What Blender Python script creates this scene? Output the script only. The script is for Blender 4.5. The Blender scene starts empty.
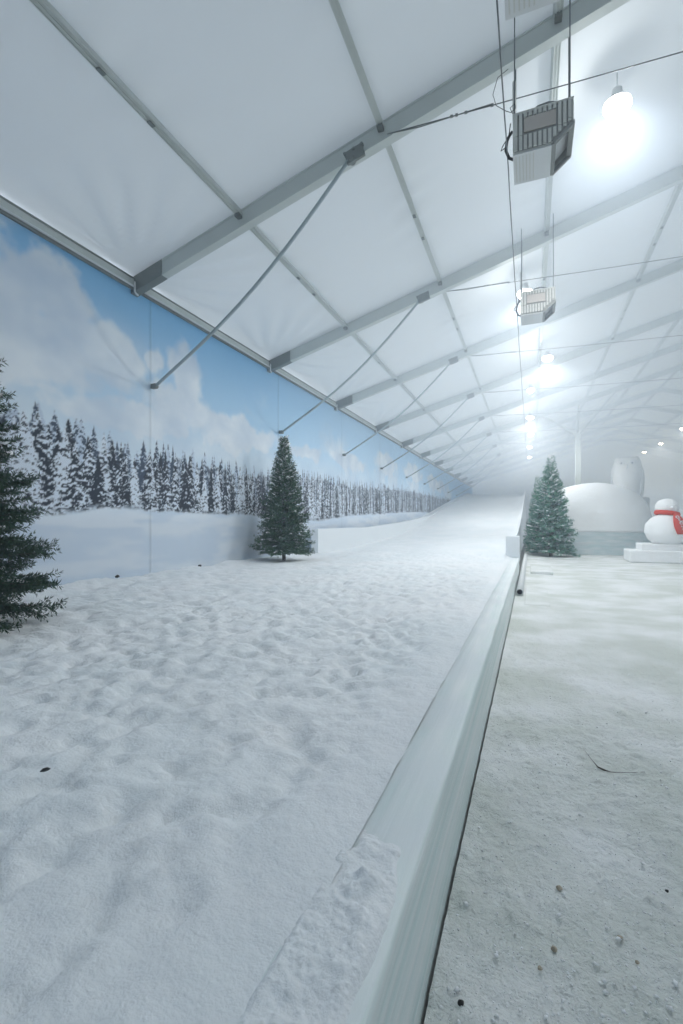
import bpy, bmesh, math, random
import numpy as np
from mathutils import Vector, Matrix

C = bpy.context.scene.collection
S = bpy.context.scene

# ---------------------------------------------------------------- camera, world, exposure
CAM_Z = 1.58
YAW = 0.3799
cam_d = bpy.data.cameras.new('camera')
cam = bpy.data.objects.new('camera', cam_d); C.objects.link(cam)
cam_d.sensor_fit = 'HORIZONTAL'; cam_d.sensor_width = 36.0
cam_d.lens = 474.9 / 683 * 36.0
cam_d.shift_y = 10.3 / 683
cam_d.clip_start = 0.02; cam_d.clip_end = 400
cam.location = (0, 0, CAM_Z); cam.rotation_euler = (math.pi / 2, 0, YAW)
S.camera = cam

WORLD_STRENGTH = 1.42
WORLD_COL = (0.86, 0.93, 1.06)
LAMP_POWER = 1.66
LAMP_COL = (.95, .98, 1.0)
HAZE = 0.012
HAZE_BANK = 0.072
BANK_X, BANK_Y, BANK_Z = -4.6, 7.6, 4.0
w = bpy.data.worlds.new('daylight'); S.world = w; w.use_nodes = True
w.node_tree.nodes['Background'].inputs[0].default_value = (*WORLD_COL, 1)
w.node_tree.nodes['Background'].inputs[1].default_value = WORLD_STRENGTH

S.view_settings.view_transform = 'Standard'
S.view_settings.look = 'None'
S.view_settings.exposure = 0.15
S.view_settings.gamma = 1.0
S.view_settings.use_curve_mapping = False
S.cycles.max_bounces = 10
S.cycles.diffuse_bounces = 5
S.cycles.volume_bounces = 3
S.cycles.transparent_max_bounces = 8
S.cycles.use_denoising = True
S.cycles.sample_clamp_indirect = 6.0

# ---------------------------------------------------------------- measurements of the tent
WX = -7.04          # painted long wall
EAVE = 6.22         # roof height at that wall
SL = 0.287          # roof slope
RIDGE_X = 7.96
FARX = 22.96        # opposite long wall
Y0, Y1 = -5.05, 63.0
BAY0, BAY = 6.95, 5.0
COLUMN_OFF = .42    # the wall columns stand a little behind the rafters' front faces
def roof_z(x):
    return EAVE + SL * (x - WX) if x <= RIDGE_X else EAVE + SL * (FARX - x)

# ---------------------------------------------------------------- helpers
def link(o, parent=None):
    C.objects.link(o)
    if parent is not None: o.parent = parent
    return o

def tag(o, label=None, cat=None, group=None, kind=None):
    if label: o['label'] = label
    if cat: o['category'] = cat
    if group: o['group'] = group
    if kind: o['kind'] = kind
    return o

def empty(name, loc, rz=0.0, label=None, cat=None, group=None):
    o = bpy.data.objects.new(name, None); link(o)
    o.empty_display_size = 0.1
    o.location = loc; o.rotation_euler = (0, 0, rz)
    return tag(o, label, cat, group)

def copy_tree(o, parent=None):
    c = o.copy(); C.objects.link(c)
    if parent is not None: c.parent = parent
    for ch in list(o.children): copy_tree(ch, c)
    return c

def from_np(name, verts, faces, mat, parent=None, smooth=False):
    """verts (n,3), faces (m,k) arrays of one polygon size"""
    verts = np.asarray(verts, np.float32); faces = np.asarray(faces, np.int32)
    me = bpy.data.meshes.new(name)
    me.vertices.add(len(verts)); me.vertices.foreach_set('co', verts.ravel())
    k = faces.shape[1]
    me.loops.add(faces.size); me.loops.foreach_set('vertex_index', faces.ravel())
    me.polygons.add(len(faces))
    me.polygons.foreach_set('loop_start', np.arange(0, faces.size, k, dtype=np.int32))
    me.polygons.foreach_set('loop_total', np.full(len(faces), k, np.int32))
    if smooth: me.polygons.foreach_set('use_smooth', np.ones(len(faces), bool))
    me.update(calc_edges=True); me.validate()
    me.materials.append(mat)
    return link(bpy.data.objects.new(name, me), parent)

def set_col(o, cols, name='Tint'):
    a = o.data.color_attributes.new(name, 'FLOAT_COLOR', 'POINT')
    c = np.ones((len(o.data.vertices), 4), np.float32); c[:, :3] = cols
    a.data.foreach_set('color', c.ravel())

class MB:
    """gathers shapes of one part, links them as one mesh"""
    def __init__(self): self.bm = bmesh.new()
    def box(self, x0, x1, y0, y1, z0, z1, bevel=0.0, seg=2):
        m = Matrix.Translation(((x0+x1)/2, (y0+y1)/2, (z0+z1)/2)) @ Matrix.Diagonal((x1-x0, y1-y0, z1-z0, 1))
        r = bmesh.ops.create_cube(self.bm, size=1, matrix=m)
        if bevel > 0:
            es = list({e for v in r['verts'] for e in v.link_edges})
            bmesh.ops.bevel(self.bm, geom=es, offset=bevel, segments=seg, affect='EDGES', profile=0.5)
        return self
    def bar(self, a, b, wid, hgt, up=(0, 0, 1), bevel=0.0):
        a = Vector(a); b = Vector(b); d = (b - a); L = d.length; d.normalize()
        s = d.cross(Vector(up)); s.normalize(); u = s.cross(d)
        m = Matrix((( *s, 0), (*d, 0), (*u, 0), (0, 0, 0, 1))).transposed()
        m.translation = (a + b) / 2
        r = bmesh.ops.create_cube(self.bm, size=1, matrix=m @ Matrix.Diagonal((wid, L, hgt, 1)))
        if bevel > 0:
            es = list({e for v in r['verts'] for e in v.link_edges})
            bmesh.ops.bevel(self.bm, geom=es, offset=bevel, segments=2, affect='EDGES', profile=0.5)
        return self
    def tube(self, pts, rad, seg=10, caps=True):
        pts = [Vector(p) for p in pts]
        rads = rad if isinstance(rad, (list, tuple)) else [rad] * len(pts)
        rings = []; prev = None
        for i, p in enumerate(pts):
            t = (pts[min(i+1, len(pts)-1)] - pts[max(i-1, 0)]).normalized()
            if prev is None:
                n = t.cross(Vector((0, 0, 1)))
                if n.length < 0.05: n = t.cross(Vector((1, 0, 0)))
            else:
                n = prev - t * prev.dot(t)
            n.normalize(); prev = n; bn = t.cross(n)
            rings.append([self.bm.verts.new(p + rads[i] * (math.cos(a) * n + math.sin(a) * bn))
                          for a in (2*math.pi*k/seg for k in range(seg))])
        for r0, r1 in zip(rings, rings[1:]):
            for k in range(seg):
                f = self.bm.faces.new((r0[k], r0[(k+1) % seg], r1[(k+1) % seg], r1[k])); f.smooth = True
        if caps:
            self.bm.faces.new(list(reversed(rings[0]))); self.bm.faces.new(rings[-1])
        return self
    def lathe(self, prof, c=(0, 0, 0), seg=24, sx=1.0, sy=1.0):
        rings = []
        for r, z in prof:
            if r < 1e-5: rings.append([self.bm.verts.new((c[0], c[1], c[2]+z))])
            else: rings.append([self.bm.verts.new((c[0]+sx*r*math.cos(2*math.pi*k/seg), c[1]+sy*r*math.sin(2*math.pi*k/seg), c[2]+z)) for k in range(seg)])
        for a, b in zip(rings, rings[1:]):
            for k in range(seg):
                k2 = (k+1) % seg
                vs = [a[k % len(a)], a[k2 % len(a)], b[k2 % len(b)], b[k % len(b)]]
                u = []
                for v in vs:
                    if v not in u: u.append(v)
                if len(u) > 2:
                    f = self.bm.faces.new(u); f.smooth = True
        return self
    def prism(self, poly, y0, y1, skip=()):
        """polygon in XZ drawn out along Y"""
        a = [self.bm.verts.new((x, y0, z)) for x, z in poly]
        b = [self.bm.verts.new((x, y1, z)) for x, z in poly]
        n = len(poly)
        self.bm.faces.new(a); self.bm.faces.new(list(reversed(b)))
        for i in range(n):
            if i in skip: continue
            self.bm.faces.new((a[(i+1) % n], a[i], b[i], b[(i+1) % n]))
        return self
    def blob(self, c, r, seed=0, amp=0.12, sub=2, scale=(1, 1, 1), freq=2.0):
        ret = bmesh.ops.create_icosphere(self.bm, subdivisions=sub, radius=1.0)
        rr = random.Random(seed); ph = [rr.uniform(0, 6.28) for _ in range(6)]
        for v in ret['verts']:
            n = v.co.copy()
            k = 1 + amp * (math.sin(freq*n.x*1.7+ph[0]) * math.sin(freq*n.y*1.3+ph[1]) + 0.6*math.sin(freq*2.3*n.z+ph[2]+n.x*2) + 0.4*math.sin(freq*3.9*n.y+ph[3]+3*n.x))
            v.co = Vector((c[0]+n.x*r*k*scale[0], c[1]+n.y*r*k*scale[1], c[2]+n.z*r*k*scale[2]))
            for f in v.link_faces: f.smooth = True
        return self
    def build(self, name, mat, parent=None):
        bmesh.ops.recalc_face_normals(self.bm, faces=self.bm.faces)
        me = bpy.data.meshes.new(name); self.bm.to_mesh(me); self.bm.free()
        me.materials.append(mat)
        return link(bpy.data.objects.new(name, me), parent)

# numpy value noise
def _h(ix, iy, seed):
    n = (ix.astype(np.int64) * 374761393 + iy.astype(np.int64) * 668265263 + seed * 974634541) & 0x7fffffff
    n = ((n ^ (n >> 13)) * 1274126177) & 0x7fffffff
    n = n ^ (n >> 16)
    return (n & 0xffff) / 65535.0
def vnoise(x, y, seed=0):
    ix = np.floor(x); iy = np.floor(y); fx = x - ix; fy = y - iy
    ux = fx*fx*fx*(fx*(fx*6-15)+10); uy = fy*fy*fy*(fy*(fy*6-15)+10)
    a = _h(ix, iy, seed); b = _h(ix+1, iy, seed); c = _h(ix, iy+1, seed); d = _h(ix+1, iy+1, seed)
    return (a*(1-ux)+b*ux)*(1-uy)+(c*(1-ux)+d*ux)*uy
def fbm(x, y, seed=0, oct=4, gain=0.5):
    s = 0; a = 1; t = 0
    for o in range(oct):
        s = s + a * vnoise(x * 2**o + 17.3*o, y * 2**o - 9.1*o, seed + o); t += a; a *= gain
    return s / t
def smooth(e0, e1, x):
    t = np.clip((x - e0) / (e1 - e0), 0, 1); return t*t*(3-2*t)

def grid_mesh(name, xs, ys, zf, mat, parent=None, smooth_=True):
    X, Y = np.meshgrid(xs, ys); Z = zf(X, Y)
    v = np.stack([X, Y, Z], -1).reshape(-1, 3)
    nx, ny = len(xs), len(ys)
    i = np.arange(nx*ny).reshape(ny, nx)
    f = np.stack([i[:-1, :-1], i[:-1, 1:], i[1:, 1:], i[1:, :-1]], -1).reshape(-1, 4)
    return from_np(name, v, f, mat, parent, smooth_)

# ---------------------------------------------------------------- materials
def nodes_of(name):
    m = bpy.data.materials.new(name); m.use_nodes = True
    nt = m.node_tree; return m, nt, nt.nodes['Principled BSDF']
def plain(name, col, rough=0.6, metal=0.0, noise=0.0, nscale=8.0, bump=0.0, bscale=40.0, spec=0.4):
    m, nt, p = nodes_of(name)
    p.inputs['Roughness'].default_value = rough; p.inputs['Metallic'].default_value = metal
    p.inputs['Specular IOR Level'].default_value = spec
    tc = nt.nodes.new('ShaderNodeTexCoord')
    n = nt.nodes.new('ShaderNodeTexNoise'); n.inputs['Scale'].default_value = nscale; n.inputs['Detail'].default_value = 5
    nt.links.new(tc.outputs['Object'], n.inputs['Vector'])
    r = nt.nodes.new('ShaderNodeMapRange'); r.inputs[3].default_value = 1 - noise; r.inputs[4].default_value = 1 + noise
    nt.links.new(n.outputs[0], r.inputs[0])
    mx = nt.nodes.new('ShaderNodeVectorMath'); mx.operation = 'SCALE'; mx.inputs[0].default_value = col
    nt.links.new(r.outputs[0], mx.inputs['Scale']); nt.links.new(mx.outputs[0], p.inputs['Base Color'])
    if bump > 0:
        n2 = nt.nodes.new('ShaderNodeTexNoise'); n2.inputs['Scale'].default_value = bscale; n2.inputs['Detail'].default_value = 6
        nt.links.new(tc.outputs['Object'], n2.inputs['Vector'])
        b = nt.nodes.new('ShaderNodeBump'); b.inputs['Strength'].default_value = bump; b.inputs['Distance'].default_value = 0.02
        nt.links.new(n2.outputs[0], b.inputs['Height']); nt.links.new(b.outputs[0], p.inputs['Normal'])
    return m

def make_fabric():
    m, nt, p = nodes_of('tent_fabric')
    out = nt.nodes['Material Output']
    tc = nt.nodes.new('ShaderNodeTexCoord')
    n = nt.nodes.new('ShaderNodeTexNoise'); n.inputs['Scale'].default_value = 0.9; n.inputs['Detail'].default_value = 4
    nt.links.new(tc.outputs['Object'], n.inputs['Vector'])
    b = nt.nodes.new('ShaderNodeBump'); b.inputs['Strength'].default_value = 0.35; b.inputs['Distance'].default_value = 0.06
    nt.links.new(n.outputs[0], b.inputs['Height'])
    p.inputs['Base Color'].default_value = (0.76, 0.79, 0.80, 1); p.inputs['Roughness'].default_value = 0.55
    p.inputs['Specular IOR Level'].default_value = 0.25
    nt.links.new(b.outputs[0], p.inputs['Normal'])
    t = nt.nodes.new('ShaderNodeBsdfTranslucent'); t.inputs[0].default_value = (0.80, 0.86, 0.88, 1)
    nt.links.new(b.outputs[0], t.inputs['Normal'])
    mx = nt.nodes.new('ShaderNodeMixShader'); mx.inputs[0].default_value = 0.106
    nt.links.new(p.outputs[0], mx.inputs[1]); nt.links.new(t.outputs[0], mx.inputs[2]); nt.links.new(mx.outputs[0], out.inputs[0])
    return m

def make_attr(name, rough=0.6, spec=0.3, attr='Tint', translucent=0.0):
    m, nt, p = nodes_of(name)
    a = nt.nodes.new('ShaderNodeVertexColor'); a.layer_name = attr
    nt.links.new(a.outputs[0], p.inputs['Base Color'])
    p.inputs['Roughness'].default_value = rough; p.inputs['Specular IOR Level'].default_value = spec
    return m

def make_snow(name, col, bumps=((9, .5), (60, .5)), rough=0.75, strength=0.6, tint=None):
    m, nt, p = nodes_of(name)
    tc = nt.nodes.new('ShaderNodeTexCoord')
    p.inputs['Roughness'].default_value = rough; p.inputs['Specular IOR Level'].default_value = 0.25
    last = None
    for sc, st in bumps:
        n = nt.nodes.new('ShaderNodeTexNoise'); n.inputs['Scale'].default_value = sc; n.inputs['Detail'].default_value = 5
        nt.links.new(tc.outputs['Object'], n.inputs['Vector'])
        b = nt.nodes.new('ShaderNodeBump'); b.inputs['Strength'].default_value = st * strength; b.inputs['Distance'].default_value = 0.5 / sc
        nt.links.new(n.outputs[0], b.inputs['Height'])
        if last: nt.links.new(last.outputs[0], b.inputs['Normal'])
        last = b
    nt.links.new(last.outputs[0], p.inputs['Normal'])
    if tint:
        n = nt.nodes.new('ShaderNodeTexNoise'); n.inputs['Scale'].default_value = 1.1; n.inputs['Detail'].default_value = 6
        nt.links.new(tc.outputs['Object'], n.inputs['Vector'])
        cr = nt.nodes.new('ShaderNodeValToRGB')
        cr.color_ramp.elements[0].position = 0.38; cr.color_ramp.elements[0].color = (*tint, 1)
        cr.color_ramp.elements[1].position = 0.62; cr.color_ramp.elements[1].color = (*col, 1)
        nt.links.new(n.outputs[0], cr.inputs[0]); nt.links.new(cr.outputs[0], p.inputs['Base Color'])
    else:
        p.inputs['Base Color'].default_value = (*col, 1)
    return m

def make_ice(name, a, b, scale, rough=0.3, stretch=(1, 1, 1), bump=0.25):
    m, nt, p = nodes_of(name)
    tc = nt.nodes.new('ShaderNodeTexCoord'); mp = nt.nodes.new('ShaderNodeMapping')
    mp.inputs['Scale'].default_value = stretch
    nt.links.new(tc.outputs['Object'], mp.inputs[0])
    n = nt.nodes.new('ShaderNodeTexNoise'); n.inputs['Scale'].default_value = scale; n.inputs['Detail'].default_value = 6
    nt.links.new(mp.outputs[0], n.inputs['Vector'])
    cr = nt.nodes.new('ShaderNodeValToRGB')
    cr.color_ramp.elements[0].position = 0.3; cr.color_ramp.elements[0].color = (*a, 1)
    cr.color_ramp.elements[1].position = 0.7; cr.color_ramp.elements[1].color = (*b, 1)
    nt.links.new(n.outputs[0], cr.inputs[0]); nt.links.new(cr.outputs[0], p.inputs['Base Color'])
    bp = nt.nodes.new('ShaderNodeBump'); bp.inputs['Strength'].default_value = bump; bp.inputs['Distance'].default_value = 0.02
    nt.links.new(n.outputs[0], bp.inputs['Height']); nt.links.new(bp.outputs[0], p.inputs['Normal'])
    p.inputs['Roughness'].default_value = rough; p.inputs['Coat Weight'].default_value = 0.25; p.inputs['Coat Roughness'].default_value = 0.15
    return m

M = {}
M['fabric'] = make_fabric()
M['mural'] = make_attr('printed_mural', 0.5, 0.25)
M['needles'] = make_attr('needles', 0.6, 0.2)
M['snow'] = make_snow('snow', (0.91, 0.93, 0.945), ((7, .5), (30, .65), (120, .6)), tint=(0.85, 0.89, 0.91))
M['floor_snow'] = make_snow('trodden_snow', (0.84, 0.86, 0.865), ((6, .35), (34, .8), (110, 1.0)), strength=1.2, tint=(0.655, 0.69, 0.655))
M['packed'] = make_snow('packed_snow', (0.90, 0.92, 0.935), ((4, .4), (25, .4)), strength=0.5)
M['ice'] = make_ice('ice_block', (0.68, 0.82, 0.80), (0.95, 0.97, 0.955), 2.0, 0.45, (5.0, 0.13, 9.0), .5)
def frosted(m, snow, lo, hi, amount):
    # frost and loose snow lying on the upward faces
    nt = m.node_tree; p = nt.nodes['Principled BSDF']; old = p.inputs['Base Color'].links[0].from_socket
    g = nt.nodes.new('ShaderNodeNewGeometry'); sp = nt.nodes.new('ShaderNodeSeparateXYZ'); nt.links.new(g.outputs['True Normal'], sp.inputs[0])
    mr = nt.nodes.new('ShaderNodeMapRange'); mr.inputs[1].default_value = .75; mr.inputs[2].default_value = .95; nt.links.new(sp.outputs[2], mr.inputs[0])
    tc = nt.nodes.new('ShaderNodeTexCoord'); n = nt.nodes.new('ShaderNodeTexNoise'); n.inputs['Scale'].default_value = 2.3; n.inputs['Detail'].default_value = 8
    nt.links.new(tc.outputs['Object'], n.inputs[0])
    m2 = nt.nodes.new('ShaderNodeMapRange'); m2.inputs[1].default_value = lo; m2.inputs[2].default_value = hi; m2.inputs[3].default_value = amount*.35; m2.inputs[4].default_value = amount
    nt.links.new(n.outputs[0], m2.inputs[0])
    mu = nt.nodes.new('ShaderNodeMath'); mu.operation = 'MULTIPLY'; nt.links.new(mr.outputs[0], mu.inputs[0]); nt.links.new(m2.outputs[0], mu.inputs[1])
    mx = nt.nodes.new('ShaderNodeMix'); mx.data_type = 'RGBA'; nt.links.new(mu.outputs[0], mx.inputs['Factor'])
    nt.links.new(old, mx.inputs['A']); mx.inputs['B'].default_value = (*snow, 1); nt.links.new(mx.outputs['Result'], p.inputs['Base Color'])
    r = nt.nodes.new('ShaderNodeMapRange'); r.inputs[3].default_value = .42; r.inputs[4].default_value = .8; nt.links.new(mu.outputs[0], r.inputs[0]); nt.links.new(r.outputs[0], p.inputs['Roughness'])
    p.inputs['Coat Weight'].default_value = .05
frosted(M['ice'], (.84, .885, .90), .40, .60, .85)
M['teal_ice'] = make_ice('teal_ice', (0.62, 0.77, 0.80), (0.84, 0.90, 0.925), 1.6, 0.35, (1, 1, 4), 0.4)
M['alu'] = plain('aluminium', (0.55, 0.59, 0.57), 0.5, 0.1, 0.08, 3)
M['alu_dark'] = plain('dull_steel', (0.20, 0.22, 0.21), 0.55, 0.15, 0.1, 6)
M['rod'] = plain('rod_steel', (0.36, 0.43, 0.45), 0.45, 0.2, 0.06, 9)
M['beige'] = plain('beige_paint', (0.60, 0.61, 0.575), 0.5, 0.0, 0.05, 6)
M['beige_light'] = plain('pale_paint', (0.68, 0.70, 0.70), 0.5, 0.0, 0.04, 6)
M['beige_dark'] = plain('frame_and_grille_shade', (0.28, 0.29, 0.275), 0.6, 0.0, 0.05, 6)  # dark frame colour, also paints the shade behind the grille slats
M['black'] = plain('black_rubber', (0.02, 0.02, 0.02), 0.6, 0.0, 0.1, 9)
M['cable'] = plain('grey_cable', (0.15, 0.165, 0.17), 0.6, 0.0, 0.1, 9)
M['white_pvc'] = plain('white_plastic', (0.74, 0.77, 0.78), 0.4, 0.0, 0.03, 6)
M['panel'] = plain('white_panel', (0.78, 0.82, 0.85), 0.55, 0.0, 0.03, 2, 0.1, 12)
M['bark'] = plain('bark', (0.075, 0.06, 0.05), 0.85, 0.0, 0.3, 14, 0.5, 50)
M['red'] = plain('red_cloth', (0.66, 0.07, 0.045), 0.75, 0.0, 0.1, 12, 0.2, 90)
M['coal'] = plain('coal', (0.03, 0.03, 0.03), 0.7, 0.0, 0.2, 9)
M['tan'] = plain('tan_stone', (0.50, 0.44, 0.35), 0.8, 0.0, 0.35, 90, 0.5, 200)
M['subfloor'] = plain('slit_shade_underfloor', (0.09, 0.10, 0.10), 0.7, 0.0, 0.2, 3)  # dark base colour stands for the shade down in the kerb slit

# ---------------------------------------------------------------- painted wall
def lerp(a, b, t): return np.asarray(a)*(1-t[..., None]) + np.asarray(b)*t[..., None]
def build_mural():
    ys = np.concatenate([np.arange(Y0, 3.2, .12), np.arange(3.2, 13, .021), np.arange(13, 22, .035), np.arange(22, Y1, .09), [Y1]])
    zs = np.concatenate([np.arange(0.0, 1.45, .08), np.arange(1.45, 4.3, .022), np.arange(4.3, 5.99, .045), [6.0]])
    Yg, Zg = np.meshgrid(ys, zs)
    # sky
    t = np.clip((Zg - 2.8) / 3.2, 0, 1)
    col = lerp((0.54, 0.72, 0.86), (0.21, 0.47, 0.75), t**1.2)
    far = smooth(8, 20, Yg)  # sky paled towards the far end: haze and lighting painted in
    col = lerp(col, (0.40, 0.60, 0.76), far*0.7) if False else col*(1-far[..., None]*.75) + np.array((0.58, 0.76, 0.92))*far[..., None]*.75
    n = fbm(Yg*.62+3, Zg*.8, 5, 6, .55); n2 = fbm(Yg*2.3, Zg*2.6, 11, 5, .55)
    # big cumulus bodies of the print
    cm = np.zeros_like(Yg)
    wy = Yg + .55*(fbm(Yg*1.3, Zg*1.5, 14, 4, .6)-.5); wz = Zg + .55*(fbm(Yg*1.3+31, Zg*1.5, 15, 4, .6)-.5)
    for cy, cz, ry, rz_ in ((4.3, 4.6, 1.3, 1.05), (5.35, 5.25, .60, .62), (5.7, 4.3, 1.5, .8), (8.45, 4.8, .60, .80), (8.3, 4.0, 1.6, .55), (7.45, 4.75, .30, .28),
                            (10.6, 3.9, 2.6, .45), (14.0, 3.9, 2.0, .35), (24, 4.6, 2.2, .6), (30, 4.8, 3, .6), (18.5, 4.1, 2.0, .4), (1.5, 4.6, 2.0, .9), (38, 4.6, 4, .6), (7.0, 3.6, 2.2, .4)):
        d = np.sqrt(((wy-cy)/ry)**2 + ((wz-cz)/rz_)**2)
        cm = np.maximum(cm, np.clip(1.4 - d, 0, 1))
    cl = smooth(0.22, 0.62, cm*.85 + (n-.5)*.9 + (n2-.5)*.5)
    cl = np.maximum(cl, .75*smooth(.42, .7, n+.25*(n2-.5))*smooth(5.6, 4.2, Zg))
    cl = np.maximum(cl, smooth(4.3, 3.1, Zg)*(.6+.5*(n-.3)))
    shade = fbm(Yg*1.1+9, Zg*1.5, 21, 5)
    ccol = lerp((0.56, 0.65, 0.77), (0.84, 0.88, 0.92), np.clip(shade*1.5-.2+.25*(n2-.5), 0, 1))
    cl = np.clip(cl, 0, 1)*.9
    col = col*(1-cl[..., None]) + ccol*cl[..., None]
    # wooded slope: each printed fir painted back to front
    base_y = [0, 5.0, 6.2, 8.9, 10.8, 15.5, 18.6, 22.8, 26.8, 32, 62]
    base_z = [1.62, 1.66, 1.84, 1.79, 1.78, 1.62, 1.86, 2.0, 2.15, 2.28, 2.5]
    top_y = [0, 5.1, 6.2, 6.85, 7.4, 7.9, 9, 11, 15.5, 18.6, 26.8, 32, 62]
    top_z = [3.5, 3.5, 3.32, 3.08, 3.25, 3.30, 3.25, 3.18, 3.52, 3.45, 3.85, 3.92, 4.1]
    rng = random.Random(4)
    # haze of forest behind
    bz = np.interp(Yg, base_y, base_z); tz = np.interp(Yg, top_y, top_z)
    m = smooth(0.0, .06, (tz - .38 + .22*(vnoise(Yg*7, Yg*0, 3)-.5)) - Zg) * smooth(-.1, .1, Zg-bz)
    nb = fbm(Yg*16, Zg*20, 31, 3)
    col = col*(1-m[..., None]) + lerp((0.10, 0.125, 0.17), (0.50, 0.56, 0.64), smooth(.42, .62, nb))*m[..., None]
    trees = []
    y = 1.0
    while y < 62:
        for row in range(3):
            yy = y + rng.uniform(-.15, .15)
            tp = np.interp(yy, top_y, top_z) - (0, .18, .36)[row]*rng.uniform(.3, 1.3) - rng.uniform(0, .16)
            bs = np.interp(yy, base_y, base_z) + (.35, .14, .0)[row] + rng.uniform(-.05, .08)
            slim = np.interp(yy, [5, 7, 9, 12, 24], [.24, .20, .16, .11, .09])
            trees.append((row + rng.uniform(0, .5), yy, bs, max(tp, bs+.5), slim*rng.uniform(.75, 1.2)))
        y += np.interp(y, [4, 9, 12, 24], [.22, .2, .15, .2])
    trees.sort()
    for k, (row, cy, bs, tp, sl) in enumerate(trees):
        hw = (tp-bs)*sl + .02
        i0, i1 = np.searchsorted(ys, [cy-hw*1.25, cy+hw*1.25]); j0, j1 = np.searchsorted(zs, [bs-.06, tp+.02])
        if i1 <= i0 or j1 <= j0: continue
        yy = Yg[j0:j1, i0:i1]; zz = Zg[j0:j1, i0:i1]
        h = np.clip((tp-zz)/(tp-bs), 0, 1)                    # 0 at tip
        tiers = 9 + k % 5
        saw = (h*tiers + .35*vnoise(yy*9, zz*0, k)) % 1.0
        edge = hw*(h**.85)*(.62+.38*saw) * (.8+.5*vnoise(yy*22, zz*22, k+7)) + .008
        a = smooth(0, .022, edge - np.abs(yy-cy)) * smooth(-.05, .03, zz-bs-.05*vnoise(yy*20, yy*0, k))
        out = np.abs(yy-cy)/np.maximum(edge, .01); out0 = np.minimum(np.abs(yy-cy)/hw, 1)
        nz = fbm(yy*15+k*3.1, zz*21+k*1.7 + out0*2.2, k, 4, .62)
        ph = (h*tiers*1.25 - .75*out + .5*vnoise(yy*11+k, zz*7, k+3)) % 1.0       # boughs droop outwards, snow lies on top of each
        lay = 1 - np.abs(ph*2-1)
        load = .06*((k*7) % 5 - 2)
        snowy = smooth(.475, .60, .80*nz + .20*lay + load + .06*(yy-cy)/hw)
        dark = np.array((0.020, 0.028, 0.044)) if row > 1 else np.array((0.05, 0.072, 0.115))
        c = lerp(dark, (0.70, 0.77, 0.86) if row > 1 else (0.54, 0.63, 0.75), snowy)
        col[j0:j1, i0:i1] = col[j0:j1, i0:i1]*(1-a[..., None]) + c*a[..., None]
    # printed snow field
    edge = np.interp(Yg, base_y, base_z) + .10*(fbm(Yg*3, Yg*0, 41, 4)-.5)
    m = smooth(-.03, .05, edge - Zg)
    sn = lerp((0.66, 0.76, 0.88), (0.78, 0.85, 0.93), smooth(.35, .65, fbm(Yg*.9, Zg*5, 51, 4)))
    dull = smooth(-.15, .35, edge-Zg)
    sn = sn*(1-.10*dull[..., None])
    col = col*(1-m[..., None]) + sn*m[..., None]
    # tarp seams and soft folds
    X = np.full_like(Yg, WX)
    X += .012*(fbm(Yg*1.6, Zg*.6, 61, 3)-.5)
    for k in range(-3, 12):
        sy = BAY0 + BAY*k + COLUMN_OFF + .15*max(k, 0)
        s = np.exp(-((Yg-sy)/.022)**2); X += .012*s; col *= (1-.22*s*(.6+.4*vnoise(Zg*3, Zg*0, k)))[..., None]
    nx, nz_ = len(ys), len(zs)
    v = np.stack([X, Yg, Zg], -1).reshape(-1, 3)
    i = np.arange(nx*nz_).reshape(nz_, nx)
    f = np.stack([i[:-1, :-1], i[:-1, 1:], i[1:, 1:], i[1:, :-1]], -1).reshape(-1, 4)
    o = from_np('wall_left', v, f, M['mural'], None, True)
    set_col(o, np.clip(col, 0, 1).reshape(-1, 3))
    tag(o, 'long tent wall printed with a snowy fir forest under a cloudy blue sky', None, None, 'structure')
build_mural()

# ---------------------------------------------------------------- other shell
def ceiling():
    xs = np.concatenate([np.linspace(WX-.05, -1, 70), np.linspace(-.9, RIDGE_X, 55)[:-1], [RIDGE_X], np.linspace(RIDGE_X, FARX, 40)[1:]])
    ys = np.concatenate([np.arange(Y0, 1.9, .5), np.arange(1.95, 24, .11), np.arange(24, Y1, .6), [Y1]])
    def zf(X, Y):
        z = np.where(X <= RIDGE_X, EAVE + SL*(X-WX), EAVE + SL*(FARX-X))
        ph = ((Y - BAY0) / BAY) % 1.0
        sag = .05*np.sin(np.pi*ph)**2
        e = np.minimum(X-WX, FARX-X)
        # wrinkles fanning from the eave corners
        d1 = ph*BAY; d2 = (1-ph)*BAY
        for d in (d1, d2):
            ang = np.arctan2(d, np.maximum(e, .02)); r = np.hypot(d, e)
            z = z + .045*np.sin(ang*22 + 2*vnoise(X*.8, Y*.8, 2))*np.exp(-((r-1.3)/1.1)**2)*smooth(.1, .7, r)
        pd = np.min(np.stack([np.abs(X-p) for p in PURLINS]), 0)
        z = z + .026*np.sin(Y*9+3*vnoise(X, Y, 4))*np.exp(-(pd/.45)**2)*np.sin(np.pi*ph)**2 + .012*(fbm(X*1.4, Y*1.4, 8, 3)-.5)
        return z + .02 - sag*0 + .03*np.sin(np.pi*ph)**2
    o = grid_mesh('ceiling', xs, ys, zf, M['fabric'])
    tag(o, 'white stretched tent fabric roof', None, None, 'structure')
PURLINS = [-4.61, -2.10, 0.33, 3.05, 5.5, 7.9, 10.4, 12.9, 15.3, 17.8, 20.3]
ceiling()

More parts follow.
